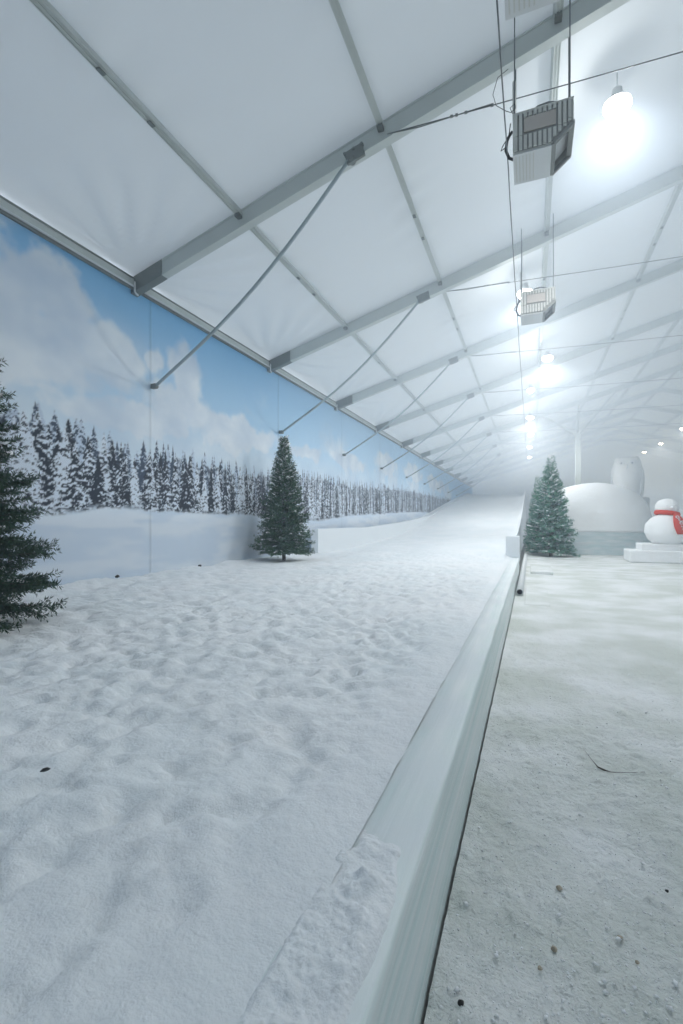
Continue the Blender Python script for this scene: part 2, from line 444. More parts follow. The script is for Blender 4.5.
def gable(name, y, label):
    v = [(WX, y, -.02), (FARX, y, -.02), (FARX, y, EAVE+.03), (RIDGE_X, y, roof_z(RIDGE_X)+.05), (WX, y, EAVE+.03)]
    me = bpy.data.meshes.new(name); me.from_pydata(v, [], [(0, 1, 2, 3, 4)]); me.materials.append(M['fabric'])
    tag(link(bpy.data.objects.new(name, me)), label, None, None, 'structure')
gable('wall_back', Y1, 'pale fabric gable at the far end of the tent')
gable('wall_front', Y0, 'pale fabric gable behind the camera')
me = bpy.data.meshes.new('wall_right'); me.from_pydata([(FARX, Y0, -.02), (FARX, Y1, -.02), (FARX, Y1, EAVE+.03), (FARX, Y0, EAVE+.03)], [], [(0, 1, 2, 3)]); me.materials.append(M['fabric'])
tag(link(bpy.data.objects.new('wall_right', me)), 'pale fabric side wall of the tent', None, None, 'structure')

# floor on the visitors' side: trodden thin snow over the hall floor
RAIL0, RAIL1 = -.60, -.33
def floor():
    xs = np.concatenate([np.arange(RAIL1+.014, 2.6, .022), np.arange(2.6, 6, .12), np.arange(6, FARX, .8), [FARX]])
    ys = np.concatenate([np.arange(Y0, .6, .5), np.arange(.6, 4.2, .02), np.arange(4.2, 9, .06), np.arange(9, 30, .25), np.arange(30, Y1, 1.2), [Y1]])
    def zf(X, Y):
        near = smooth(9, 5, Y)
        z = .05*(fbm(X*.8, Y*.8, 71, 3)-.5)*.4
        z = z + near*(.030*(fbm(X*13, Y*9, 72, 4, .65)-.5) + .020*np.maximum(0, fbm(X*26, Y*22, 73, 3)-.55)*3)
        # drag marks running down the floor
        u = X*.80 + Y*.34
        z = z + near*.014*(fbm(u*14, Y*.9, 74, 3)-.5)
        z = z + .05*np.exp(-((X-.62)/.16)**2-((Y-.92)/.1)**2)
        z = z + .02*smooth(8.6, 9.6, Y)*smooth(.9, .2, X)
        return z
    o = grid_mesh('floor', xs, ys, zf, M['floor_snow'])
    tag(o, 'grey trodden floor with a thin crust of snow', None, None, 'structure')
floor()
mb = MB(); mb.box(WX, FARX, Y0, Y1, -.30, -.09); tag(mb.build('trim_1', M['subfloor']), 'underfloor coloured dark for the shade in the slit beside the ice kerb', None, None, 'structure')

# sledging snow: one surface rising into the slope at the far end
HY = [-6, 12, 16, 20, 25, 29, 33, 41, 55, 58, 64]
HZ = [.50, .54, .58, .66, .98, 1.45, 1.98, 3.03, 4.75, 4.85, 4.85]
def snow_z(X, Y):
    z = np.interp(Y, HY, HZ)
    z = (z + np.interp(Y-1, HY, HZ) + np.interp(Y+1, HY, HZ))/3
    near = smooth(14, 6, Y)
    rail = smooth(0, .5, RAIL0 - X)
    z = z + .10*(fbm(X*.45, Y*.35, 81, 3)-.5)*rail
    mid = smooth(26, 10, Y)
    foot = fbm(X*2.6, Y*2.2, 82, 3)
    z = z + (.035*near+.018)*(foot-.5)*(.25+.75*rail)
    pit = fbm(X*7.5, Y*6.5, 83, 4, .6)
    z = z - (.05*near+.045*mid)*np.maximum(0, .50-pit)*1.9*rail
    z = z + (.030*near+.025*mid)*(fbm(X*10, Y*8, 87, 3, .6)-.5)*(.3+.7*rail)
    z = z + near*.014*(fbm(X*19, Y*16, 84, 3)-.5)*(.4+.6*rail)
    seam = smooth(.10, 0, RAIL0 - X)
    z = z + seam*(.508 + .012*(vnoise(Y*6, Y*0, 88)-.3) - z)*smooth(18, 15, Y)
    z = z + .10*smooth(-6.3, -7.0, X)*(fbm(X*2, Y*2, 86, 2)-.1)
    return z
xs = np.concatenate([np.arange(WX+.0, -4, .07), np.arange(-4, RAIL0+.05, .034), [RAIL0+.052]])

ys = np.concatenate([np.arange(Y0, .5, .4), np.arange(.5, 5, .032), np.arange(5, 16, .06), np.arange(16, 34, .25), np.arange(34, Y1, .8), [Y1]])
slope = grid_mesh('snow_slope', xs, ys, snow_z, M['snow'])
tag(slope, 'thick rumpled snow of the sledging run, rising into a hill', None, None, 'structure')

# ---------------------------------------------------------------- haze inside the tent
def mist(name, density, prism_pts, y0, y1, label=None, parent=None):
    mb = MB(); mb.prism(prism_pts, y0, y1)
    m = bpy.data.materials.new(name); m.use_nodes = True
    nt = m.node_tree; nt.nodes.remove(nt.nodes['Principled BSDF'])
    vs = nt.nodes.new('ShaderNodeVolumeScatter'); vs.inputs['Color'].default_value = (0.42, 0.48, 0.56, 1)
    vs.inputs['Density'].default_value = density; vs.inputs['Anisotropy'].default_value = 0.2
    nt.links.new(vs.outputs[0], nt.nodes['Material Output'].inputs['Volume'])
    o = mb.build(name, m, parent)
    if parent is None: tag(o, label, None, None, 'stuff')
    return o
haze = mist('haze', HAZE, [(WX-.3, -.4), (FARX+.3, -.4), (FARX+.3, EAVE+.3), (RIDGE_X, roof_z(RIDGE_X)+.4), (WX-.3, EAVE+.3)], Y0-.3, Y1+.3, 'thin cold mist filling the tent')
mist('mist_bank', HAZE_BANK, [(BANK_X, BANK_Z), (FARX+.25, BANK_Z), (FARX+.25, EAVE+.25), (RIDGE_X, roof_z(RIDGE_X)+.35), (BANK_X, roof_z(BANK_X)+.35)], BANK_Y, Y1+.25, None, haze)

# ---------------------------------------------------------------- roof frame
ORD = ['first', 'second', 'third', 'fourth', 'fifth', 'sixth', 'seventh', 'eighth', 'ninth', 'tenth', 'eleventh', 'twelfth']
RD, RW = .30, .13
def rafter(k):
    y = BAY0 + BAY*k
    lab = ('%s sloping grey aluminium roof rafter counted from the camera' % ORD[k]) if k >= 0 else 'grey aluminium roof rafter overhead in front of the first air blower'
    e = empty('roof_rafter', (WX, y, EAVE), 0, lab, 'rafter', 'rafters under the tent roof')
    L = RIDGE_X - WX
    def pr(x0, x1, t, b, hw, mb):
        v = []
        for yy in (-hw, hw):
            v += [(x0, yy, SL*x0 - t), (x1, yy, SL*x1 - t), (x1, yy, SL*x1 - b), (x0, yy, SL*x0 - b)]
        vv = [mb.bm.verts.new(c) for c in v]
        for f in ((0, 1, 2, 3), (7, 6, 5, 4), (0, 4, 5, 1), (1, 5, 6, 2), (2, 6, 7, 3), (3, 7, 4, 0)):
            mb.bm.faces.new([vv[i] for i in f])
    mb = MB()
    pr(.72, L, .025, RD, RW/2, mb)
    for b in (.02, RD-.012): pr(.72, L, b-.004, b+.022, RW/2+.012, mb)      # lips of the profile
    mb.build('beam', M['alu'], e)
    mb = MB(); pr(.0, .74, .02, RD+.012, RW/2+.016, mb)
    mb.build('corner_plate', M['alu_dark'], e)
    # the other half of the frame
    mb = MB()
    v = []
    for yy in (-RW/2, RW/2):
        v += [(L, yy, SL*L-.025), (2*L-.06, yy, .017-.025), (2*L-.06, yy, .017-RD), (L, yy, SL*L-RD)]
    vv = [mb.bm.verts.new(c) for c in v]
    for f in ((0, 1, 2, 3), (7, 6, 5, 4), (0, 4, 5, 1), (1, 5, 6, 2), (2, 6, 7, 3), (3, 7, 4, 0)): mb.bm.faces.new([vv[i] for i in f])
    mb.build('opposite_beam', M['alu'], e)
    if k >= 0:
        mb = MB(); mb.tube([(.10, .0, -.325), (.125, -.075, -.33), (.125, -.105, -.30), (.125, -.105, -.12)], .018, 8)
        mb.build('bent_conduit', M['beige_light'], e)
for k in range(-1, 11): rafter(k)

for i, px in enumerate(PURLINS):
    z = roof_z(px) - .085
    if i > 6: continue
    lab = '%s long aluminium purlin above the painted wall, counted up from the eave' % ORD[i]
    e = empty('roof_purlin', (px, Y0, z), 0, lab, 'purlin', 'purlins running along the tent')
    for k in range(-2, 11):
        a = BAY0 + BAY*k + RW/2 + .002 - Y0; b = BAY0 + BAY*(k+1) - RW/2 - .002 - Y0
        if a < 0: a = .05
        b = min(b, Y1 - Y0 - .1)
        if b - a < .3: continue
        mb = MB(); sgn = 1 if px <= RIDGE_X else -1
        t = math.atan(SL)*sgn
        c, s = math.cos(t), math.sin(t)
        def rb(u0, u1, w0, w1):
            vv = []
            for yy in (a, b):
                for u, w_ in ((u0, w0), (u1, w0), (u1, w1), (u0, w1)): vv.append(mb.bm.verts.new((u*c - w_*s, yy, u*s + w_*c)))
            for f in ((0, 1, 2, 3), (7, 6, 5, 4), (0, 4, 5, 1), (1, 5, 6, 2), (2, 6, 7, 3), (3, 7, 4, 0)): mb.bm.faces.new([vv[i_] for i_ in f])
        rb(-.048, .048, -.03, .06)
        for u in (-.048, -.006, .036): rb(u, u+.012, -.045, -.029)
        mb.build('bar', M['alu'], e)
        if -1 <= k < 3 and i < 5:
            for f in (.42, .58):
                yy = a + (b-a)*f
                mb = MB(); mb.box(-.030, .030, yy-.05, yy+.05, -.056, -.046, .003); mb.build('splice_plate', M['alu_dark'], e)
            for q0, q1 in ((a, a+.09), (b-.11, b)):
                mb = MB(); mb.box(-.045, .045, q0, q1, -.085, -.03, .006); mb.build('end_bracket', M['alu_dark'], e)

# eave beam above the painted wall
e = empty('eave_beam', (WX, Y0, EAVE), 0, 'grey aluminium eave beam along the top of the painted wall', 'beam')
mb = MB(); mb.box(.02, .085, .05, Y1-Y0-.05, -.17, -.02, .008); mb.build('profile', M['alu'], e)
mb = MB(); mb.box(.085, .10, .05, Y1-Y0-.05, -.06, -.03, .003); mb.build('upper_lip', M['alu_dark'], e)
mb = MB(); mb.box(.03, .075, .05, Y1-Y0-.05, -.25, -.172, .006); mb.build('keder_rail', M['alu_dark'], e)
mb = MB(); mb.tube([(.095, .05, -.195), (.095, Y1-Y0-.05, -.195)], .019, 8); mb.build('round_conduit', M['white_pvc'], e)

# knee braces
def brace(k):
    y = BAY0 + BAY*k - RW/2 - .05
    foot = Vector((WX+.13, BAY0 + BAY*k + COLUMN_OFF + .15*k, 4.28)); top = Vector((-2.54, y, roof_z(-2.54)-RD+.02))
    e = empty('brace_rod', foot, 0, '%s slanting steel brace rod counted from the camera, painted wall to rafter' % ORD[k], 'brace', 'brace rods from the painted wall to the rafters')
    d = top - foot
    mb = MB()
    pts = []
    for i in range(15):
        t = i/14; p = d*t; p.z -= .30*math.sin(math.pi*t)*(.8+.4*t); pts.append(p)
    mb.tube(pts, .030, 10); mb.build('rod', M['rod'], e)
    mb = MB(); mb.box(-.095, .035, -.04, .04, -.05, .045, .01); mb.tube([(0, -.06, 0), (0, .06, 0)], .028, 8)
    mb.build('wall_bracket', M['alu_dark'], e)
    mb = MB()
    n = Vector((1, 0, SL)).normalized()
    mb.bar(d + Vector((-.06, .01, -.03)) + n*-.06, d + Vector((-.06, .01, -.03)) + n*.24, .05, .20, up=(0, 0, 1), bevel=.008)
    mb.tube([d + Vector((-.03, -.06, -.06)), d + Vector((-.03, .08, -.06))], .055, 10)
    for q in (-.03, .12, .26):
        mb.tube([d + Vector((-.10, -.04, .03)) + n*q, d + Vector((-.10, .02, .03)) + n*q], .022, 6)
    mb.build('rafter_clamp', M['alu_dark'], e)
for k in range(0, 9): brace(k)

# tie cables across each frame
def tie(k):
    y = BAY0 + BAY*k + (.11 if k else -.10); z0 = roof_z(-2.0) - RD + .02
    e = empty('tie_cable', (-2.0, y, z0), 0, '%s thin steel tie cable counted from the camera, strung across under a rafter' % ORD[k], 'cable', 'tie cables under the rafters')
    L = 19.9
    def zc(t): return -.30*(1-(2*t-1)**2)*.7
    mb = MB(); mb.tube([(L*t, 0, zc(t)) for t in [i/40 for i in range(41)]], .0075, 5); mb.build('strand', M['cable'], e)
    mb = MB(); mb.tube([(0, 0, 0), (.5, 0, -.045), (1.5, 0, zc(1.5/L)+.02)], .008, 5)
    for q in (.95, 1.02, 1.15, 1.5): mb.box(q-.018, q+.018, -.012, .012, zc(q/L)-.014, zc(q/L)+.018)
    mb.build('turnbuckle', M['alu_dark'], e)
for k in range(0, 7): tie(k)

# V-headed steel post at the sixth rafter
py = BAY0 + BAY*5
e = empty('tent_post', (2.63, py, 0), 0, 'tall pale steel post with a V-shaped head behind the snow dome', 'post')
mb = MB(); mb.box(-.16, .16, -.16, .16, 0, 6.9, .02); mb.build('shaft', M['alu'], e)
mb = MB(); mb.box(-.3, .3, -.3, .3, .0, .04, .005); mb.build('base_plate', M['alu'], e)
for xx in (.74, 4.59):
    mb = MB(); mb.bar((0, 0, 6.8), (xx-2.63, 0, roof_z(xx)-RD), .09, .09); mb.build('strut', M['alu'], e)
mb = MB(); mb.bar((0, 0, 6.8), (0, 0, roof_z(2.63)-RD), .09, .09, up=(0, 1, 0)); mb.build('strut', M['alu'], e)

# ---------------------------------------------------------------- lamps
def lamp(x, y, z, power, label, r=.20):
    e = empty('high_bay_lamp', (x, y, z), 0, label, 'lamp', 'lamps under the tent roof')
    top = roof_z(x) - z - .10
    mb = MB(); mb.lathe([(0, .20), (.07, .20), (.08, .10), (.10, .085), (r*.9, .0), (r*.9, -.03), (r*.9-.02, -.03), (r*.9-.03, -.010), (0, -.008)], seg=24)
    mb.build('housing', M['beige_light'], e)
    mb = MB(); mb.tube([(0, 0, .19), (0, 0, top)], .007, 6); mb.build('hanging_stem', M['white_pvc'], e)
    mt = bpy.data.materials.new('lamp_glow'); mt.use_nodes = True
    p = mt.node_tree.nodes['Principled BSDF']; p.inputs['Emission Color'].default_value = (1, .985, .95, 1); p.inputs['Emission Strength'].default_value = 16
    mb = MB(); mb.lathe([(0, -.19), (r*.45, -.175), (r*.8, -.135), (r*.98, -.07), (r*.95, -.02), (r*.8, -.012), (0, -.011)], seg=24); mb.build('lens', mt, e)
    for typ, frac in (('SPOT', .95), ('POINT', .05)):
        ld = bpy.data.lights.new('lamp_light', typ); ld.energy = power*LAMP_POWER*frac; ld.color = LAMP_COL; ld.shadow_soft_size = .12
        if typ == 'SPOT': ld.spot_size = math.radians(167); ld.spot_blend = .5
        lo = bpy.data.objects.new('lamp_light', ld); link(lo, e); lo.location = (0, 0, -.33)
lamp(1.23, 8.36, 8.04, 340, 'bright lamp hanging beside the first air blower, close below the roof')
lamp(-0.15, 13.38, 7.65, 330, 'bright lamp just above the second air blower')
lamp(0.58, 19.62, 7.86, 420, 'bright lamp beyond the second air blower, above the small one')
lamp(-0.02, 23.38, 7.68, 60, 'small dim lamp between two bright ones, high over the slope', .16)
lamp(-0.05, 29.48, 7.68, 430, 'large glowing lamp in the mist straight above the frosted firs')
lamp(-0.02, 35.23, 7.68, 90, 'small lamp deep in the mist over the slope, first below the large glow', .18)
lamp(-0.10, 40.94, 7.66, 60, 'small lamp deep in the mist over the slope, second below the large glow', .18)
lamp(-0.14, 47.08, 7.65, 60, 'faintest lamp in the mist over the top of the slope', .18)
lamp(11.15, 45.02, 9.06, 150, 'lamp on the opposite roof half at the edge of the picture')
lamp(11.29, 52.46, 9.02, 260, 'bright lamp on the opposite roof half above the snowman')
lamp(11.12, 58.56, 9.07, 60, 'small lamp on the opposite roof half beside the owl')

# ---------------------------------------------------------------- air blowers
def blower():
    e = empty('air_blower', (0, 0, 0), 0)
    zb, zt = 0.0, .50
    x0, x1, xc = -.22, .49, .24
    D = .60
    # casing with an open slanting outlet (edge between (xc,zb) and (x1,zb+.21))
    mb = MB(); mb.prism([(x0, zb), (xc, zb+.01), (x1, zb+.21), (x1, zt), (x0, zt)], .02, D, skip=(1,))
    mb.build('casing', M['beige'], e)
    # outlet hood
    mb = MB()
    for (a, b) in (((xc, zb+.01), (x1, zb+.21)),):
        for yy in (.01, D-.03): mb.bar((a[0]+.02, yy+.02, a[1]+.0), (b[0]-.0, yy+.02, b[1]-.01), .04, .05, up=(0, 1, 0))
        mb.box(xc-.01, xc+.05, .02, D, zb-.005, zb+.05); mb.box(x1-.05, x1+.012, .02, D, zb+.18, zb+.235)
    o_ = mb.build('outlet_frame', M['beige_dark'], e)
    mb = MB()
    v = [(xc+.06, .05, zb+.14), (xc+.06, D-.05, zb+.14), (x1-.04, D-.05, zb+.29), (x1-.04, .05, zb+.29)]
    mb.bm.faces.new([mb.bm.verts.new(c) for c in v]); mb.build('outlet_baffle', M['beige_light'], e)
    # front grille: vertical slats round a blank plate
    mb = MB()
    for i in range(12):
        xa = x0+.02+i*.057
        lo = zb+.02 if xa < xc-.03 else zb+.03+(xa+.045-xc)*.82
        mb.box(xa, xa+.036, -.012, .008, lo, zb+.19 if lo < zb+.17 else lo+.02)
        mb.box(xa, xa+.036, -.012, .008, max(zb+.42, lo+.03), zt-.015)
        if i < 2 or i > 8: mb.box(xa, xa+.036, -.012, .008, max(zb+.20, lo+.03), zb+.42)
    mb.box(x0, x1, -.012, .02, zt-.02, zt); mb.box(x0, x0+.02, -.012, .02, zb, zt)
    mb.build('front_grille', M['beige'], e)
    mb = MB(); mb.box(x0+.135, x0+.51, -.014, .008, zb+.225, zb+.405, .004); mb.build('blank_plate', plain('tan_plate', (.50, .46, .42), .5), e)
    mb = MB(); mb.prism([(x0+.01, zb+.015), (xc-.01, zb+.02), (x1-.015, zb+.22), (x1-.015, zt-.01), (x0+.01, zt-.01)], .008, .019); mb.build('grille_shade_plate', M['beige_dark'], e)  # dark plate paints the shade between the slats
    # underside panel with slots
    mb = MB(); mb.box(x0, xc-.0, .02, D, zb-.016, zb-.001, .003); mb.build('underside_panel', M['beige_light'], e)
    mb = MB()
    for i in range(6): mb.box(x0+.03+i*.042, x0+.044+i*.042, .06, D-.05, zb-.020, zb-.014)
    mb.build('underside_slots', M['beige'], e)
    # carry handle pipe over the top, rods, plugs
    mb = MB(); mb.tube([(x0+.22, .05, zt), (x0+.30, .05, zt+.05), (x0+.42, .05, zt+.06), (x0+.55, .05, zt+.02), (x0+.58, .05, zt-.005)], .014, 8); mb.build('hose', M['cable'], e)
    mb = MB(); mb.tube([(x0-.01, .1, zb+.36), (x0-.07, .1, zb+.28), (x0-.09, .12, zb+.15), (x0-.05, .15, zb+.06), (x0+.0, .18, zb+.05)], .019, 8)
    mb.tube([(x0-.03, .06, zt-.06), (x0-.05, .08, zb+.3), (x0-.13, .1, zb+.20), (x0-.15, .1, zb+.15), (x0-.10, .1, zb+.17), (x0-.04, .1, zb+.3)], .007, 6)
    mb.build('supply_cable', M['black'], e)
    return e
def hang(e, y, z, label):
    e.location = (0, y, z); tag(e, label, 'blower', 'air blowers hanging along the tent')
    for (xx, yy) in ((-.20, .06), (-.20, .55), (.45, .06), (.47, .55)):
        top = roof_z(xx) - z - .035
        mb = MB(); mb.tube([(xx, yy, .49), (xx, yy, top)], .009, 6); mb.build('hanging_rod', M['cable'], e)
    mb = MB(); mb.tube([(-.205, .10, .5), (-.205, .10, 1.0)], .022, 8); mb.build('rod_sleeve', M['beige'], e)
ba = blower(); bb = copy_tree(ba); bc = copy_tree(ba)
hang(ba, 6.5, 6.33, 'boxy beige slatted air blower hanging at the first rafter')
hang(bb, 11.3, 6.20, 'boxy beige air blower hanging at the second rafter, small and misty')
hang(bc, 4.06, 6.25, 'air blower at the top edge of the picture, only its slotted underside showing')

mb = MB(); pts = []
for i in range(0, 60):
    y = 4.3 + i*.52
    sag = .10*math.sin(((y-6.6) % 4.8)/4.8*math.pi)
    pts.append((-.29, y, 6.42 - sag - .12*smooth(8, 11, np.array(y)) + .03*math.sin(i*1.7)))
mb.tube(pts, .008, 6); tag(mb.build('power_cable', M['cable']), 'dark sagging power cable running from blower to blower', 'cable')
mb = MB(); pts = [(-.27, 6.40, 7.35), (-.40, 6.42, 7.30), (-.46, 6.44, 7.12), (-.42, 6.42, 6.95), (-.30, 6.42, 6.84), (-.24, 6.42, 6.80), (-.18, 6.42, 6.84), (-.19, 6.42, 6.90), (-.25, 6.42, 6.86), (-.22, 6.42, 6.78)]
mb.tube(pts, .004, 6); tag(mb.build('loose_wire', M['black']), 'thin loose wire looping beside the first air blower', 'wire')

# ---------------------------------------------------------------- ice kerb and the run's side walls
mb = MB(); nseg = 120
prof = [(RAIL0, -.085), (RAIL0, .495), (RAIL0+.010, .503), (RAIL1-.020, .504), (RAIL1-.008, .501), (RAIL1-.001, .493), (RAIL1, .48), (RAIL1+.002, .28), (RAIL1+.002, -.085)]
rings = []
for i in range(nseg*2+1):
    y = Y0 + .1 + (15.35-Y0-.1)*(i/nseg/2)
    ring = []
    for j, (x, z) in enumerate(prof):
        a = .003*math.sin(y*5.1+j*.6)*math.sin(y*1.9+j) if 3 < j < 8 else 0
        b = .003*math.sin(y*6.3+j*.5) if 0 < j < 5 else 0
        ring.append(mb.bm.verts.new((x+a, y, z+b)))
    rings.append(ring)
for r0, r1 in zip(rings, rings[1:]):
    for j in range(len(prof)-1):
        f = mb.bm.faces.new((r0[j], r0[j+1], r1[j+1], r1[j])); f.smooth = 1 < j < 7
    mb.bm.faces.new((r0[-1], r0[0], r1[0], r1[-1]))
mb.bm.faces.new(rings[0]); mb.bm.faces.new(list(reversed(rings[-1])))
kerb = mb.build('ice_kerb', M['ice']); tag(kerb, 'long smooth kerb of clear ice dividing the snow run from the floor', 'kerb')

mb = MB(); mb.box(-.72, -.315, 15.38, 15.78, .40, 1.16, .03, 3); tag(mb.build('ice_block', M['panel']), 'upright pale block standing at the far end of the ice kerb', 'block')

def side_wall(name, x, thick, ys, ztop, zbot, label):
    mb = MB(); a = []; b = []
    for y, zt, zb in zip(ys, ztop, zbot):
        a.append([mb.bm.verts.new((x-thick/2, y, zb)), mb.bm.verts.new((x-thick/2, y, zt)), mb.bm.verts.new((x+thick/2, y, zt)), mb.bm.verts.new((x+thick/2, y, zb))])
    for r0, r1 in zip(a, a[1:]):
        for j in range(4): mb.bm.faces.new((r0[j], r0[(j+1) % 4], r1[(j+1) % 4], r1[j]))
    mb.bm.faces.new(a[0]); mb.bm.faces.new(list(reversed(a[-1])))
    o = mb.build(name, M['panel'])
    return tag(o, label, 'barrier')
yy = np.linspace(15.85, 60, 40)
hzv = np.interp(yy, HY, HZ)
side_wall('side_barrier', -.56, .10, yy, np.maximum(hzv+.45, .95), np.full(40, -.08), 'white boarded barrier climbing beside the frosted firs along the slope')
yy = np.linspace(14.2, 60, 40)
tz = np.interp(yy, [14.2, 19.5, 26, 33, 41, 55, 60], [1.36, 1.36, 1.62, 2.05, 3.12, 4.85, 4.95])
side_wall('bank_wall', -6.62, .24, yy, tz, np.full(40, .2), 'low white retaining wall beside the sledging run, starting behind the lone fir')

# white pipe by the kerb
mb = MB(); n = 20; ro, ri = .075, .058
y_a, y_b = 10.75, 23.0
ring = {}
for key, (r, y) in dict(a=(ro, y_b), b=(ro, y_a), c=(ri, y_a), d=(ri, y_a+1.2)).items():
    ring[key] = [mb.bm.verts.new((r*math.cos(2*math.pi*k/n), y-y_a, r*math.sin(2*math.pi*k/n))) for k in range(n)]
for p, q in (('a', 'b'), ('b', 'c')):
    for k in range(n):
        f = mb.bm.faces.new((ring[p][k], ring[p][(k+1) % n], ring[q][(k+1) % n], ring[q][k])); f.smooth = True
e = empty('drain_pipe', (-.225, y_a, .10), 0, 'white plastic pipe lying beside the ice kerb with its dark open end', 'pipe')
mb.build('pipe_wall', M['white_pvc'], e)
mb = MB(); mb.lathe([(0, .0), (ri-.001, .0), (ri-.001, .25), (0, .25)], seg=20)  # solid black plug paints the shade inside the open pipe
o = mb.build('shade_plug', M['black'], e); o.rotation_euler = (-math.pi/2, 0, 0); o.location = (0, .04, 0); o['label'] = 'black plug painting the shade inside the open pipe end'

for (x0, x1, y0_, y1_, zt, lab) in ((-.02, .62, 15.4, 18.6, .10, 'low pale ice slab lying on the floor before the frosted firs'),
                                   (-.12, .34, 9.6, 12.0, .035, 'thin ice sheet on the floor beside the open pipe end')):
    mb = MB(); mb.box(x0, x1, y0_, y1_, -.04, zt, .02, 2); tag(mb.build('ice_slab', M['floor_snow']), lab, 'slab')

# ---------------------------------------------------------------- firs
def fir(H, R, seed, nbr, spacing, needle, nw, frost, snowp, bare=.07, tone=1.0):
    rr = np.random.default_rng(seed)
    tips = []; segs = []          # segs: start, end of every twig
    spines = []
    ga = 2.399
    for i in range(nbr):
        f = (i+.5)/nbr
        zr = bare + (1-bare-.02)*(1-(1-f)**1.45) if False else bare + (.975-bare)*f**1.12
        z = zr*H
        L = R*((1-zr)/(1-bare))**.92*rr.uniform(.80, 1.10) + .05
        if zr < .16: L *= rr.uniform(.75, 1.05)
        a = i*ga + rr.uniform(-.35, .35)
        rise = np.interp(zr, [.05, .3, .7, 1], [.02, .18, .45, 1.1]) + rr.uniform(-.12, .12)
        d = np.array([math.cos(a), math.sin(a), rise]); d /= np.linalg.norm(d)
        droop = .22*L*(1-zr)
        P = [np.array([0, 0, z]) + d*L*t + np.array([0, 0, -droop*t*t + .10*L*t**4]) for t in np.linspace(0, 1, 7)]
        spines.append((P, L))
        for s0, s1 in zip(P[1:], P[2:]): segs.append((s0, s1, 1.0))
        side = np.cross(d, [0, 0, 1]); side /= np.linalg.norm(side)
        nt_ = max(3, int(L/spacing))
        for k in range(nt_):
            t = .18 + .82*(k+rr.uniform(0, 1))/nt_
            j = min(int(t*6), 5); p = P[j] + (P[j+1]-P[j])*(t*6-j)
            fwd = (P[j+1]-P[j]); fwd = fwd/np.linalg.norm(fwd)
            sd = 1 if k % 2 else -1
            dd = fwd*rr.uniform(.6, 1.0) + side*sd*rr.uniform(.5, .95) + np.array([0, 0, rr.uniform(-.25, .35)])
            dd /= np.linalg.norm(dd)
            l = min(.34*L, .28)*(1.12-t*.65)*rr.uniform(.7, 1.15) + .05
            segs.append((p, p+dd*l, .9))
    # leader
    for k in range(3): segs.append((np.array([0, 0, H*(.93+.022*k)]), np.array([0, 0, H*(.955+.022*k)]), 1.0))
    st = np.array([s[0] for s in segs]); en = np.array([s[1] for s in segs])
    ln = np.linalg.norm(en-st, axis=1)
    cnt = np.maximum(3, (ln/needle['pitch']).astype(int))
    idx = np.repeat(np.arange(len(segs)), cnt)
    N = len(idx)
    t = rr.uniform(0, 1.02, N)
    base = st[idx] + (en-st)[idx]*t[:, None]
    ax = (en-st)[idx]/ln[idx][:, None]
    rnd = rr.normal(size=(N, 3)); rnd -= (rnd*ax).sum(1)[:, None]*ax; rnd /= np.linalg.norm(rnd, axis=1)[:, None]
    dirn = ax*rr.uniform(.35, .9, N)[:, None] + rnd*.85; dirn /= np.linalg.norm(dirn, axis=1)[:, None]
    nl = needle['len']*rr.uniform(.7, 1.2, N)
    wv = np.cross(dirn, rr.normal(size=(N, 3))); wv /= np.linalg.norm(wv, axis=1)[:, None]
    hw = nw*.5
    V = np.empty((N, 4, 3), np.float32)
    V[:, 0] = base; V[:, 1] = base + dirn*(nl*.45)[:, None] + wv*hw; V[:, 2] = base + dirn*nl[:, None]; V[:, 3] = base + dirn*(nl*.45)[:, None] - wv*hw
    F = np.arange(N*4).reshape(N, 4)
    g = rr.uniform(.6, 1.5, N)[:, None]
    hue = rr.uniform(0, 1, N)[:, None]
    col = (np.array([.018, .050, .034])*(1-hue) + np.array([.040, .075, .036])*hue)*g*np.asarray(tone)
    segfrost = rr.uniform(0, 1, len(segs))
    up = np.clip(rnd[:, 2]*.6+.5, 0, 1)
    fr = (segfrost[idx] < frost*1.4) & (rr.uniform(0, 1, N) < frost*(.4+1.0*up))
    col[fr] = np.array([.52, .62, .64])*rr.uniform(.6, 1.15, fr.sum())[:, None]
    # snow lumps lying on the branches
    sv = []; sf = []; off = 0
    u = np.linspace(0, 2*math.pi, 7)[:-1]
    for (P, L) in spines:
        for j in range(1, 7):
            if rr.uniform() < snowp:
                c = P[j-1] + (P[j]-P[j-1])*rr.uniform(0, 1) + rr.normal(size=3)*[.05*L, .05*L, .0] + [0, 0, .02]
                ax_ = P[j]-P[j-1]; ang = math.atan2(ax_[1], ax_[0])
                a_, b_, h_ = np.array([rr.uniform(.04, .115), rr.uniform(.025, .06), rr.uniform(.015, .035)])*(H/3.4)**1.3
                ca, sa = math.cos(ang), math.sin(ang)
                for zz, k_ in ((-.4, .75), (.1, 1.0), (.7, .6)):
                    for q in u:
                        k2 = k_*rr.uniform(.8, 1.2)
                        x, y = a_*k2*math.cos(q), b_*k2*math.sin(q)
                        sv.append((c[0]+ca*x-sa*y, c[1]+sa*x+ca*y, c[2]+h_*zz + ax_[2]/max(np.linalg.norm(ax_), 1e-6)*x))
                sv.append((c[0], c[1], c[2]+h_))
                for r_ in range(2):
                    for q in range(6):
                        sf.append((off+r_*6+q, off+r_*6+(q+1) % 6, off+(r_+1)*6+(q+1) % 6, off+(r_+1)*6+q))
                for q in range(0, 6, 2):
                    sf.append((off+12+q, off+12+(q+1) % 6, off+12+(q+2) % 6, off+18))
                off += 19
    return V.reshape(-1, 3), F, np.repeat(col, 4, 0), spines, np.array(sv), np.array(sf)

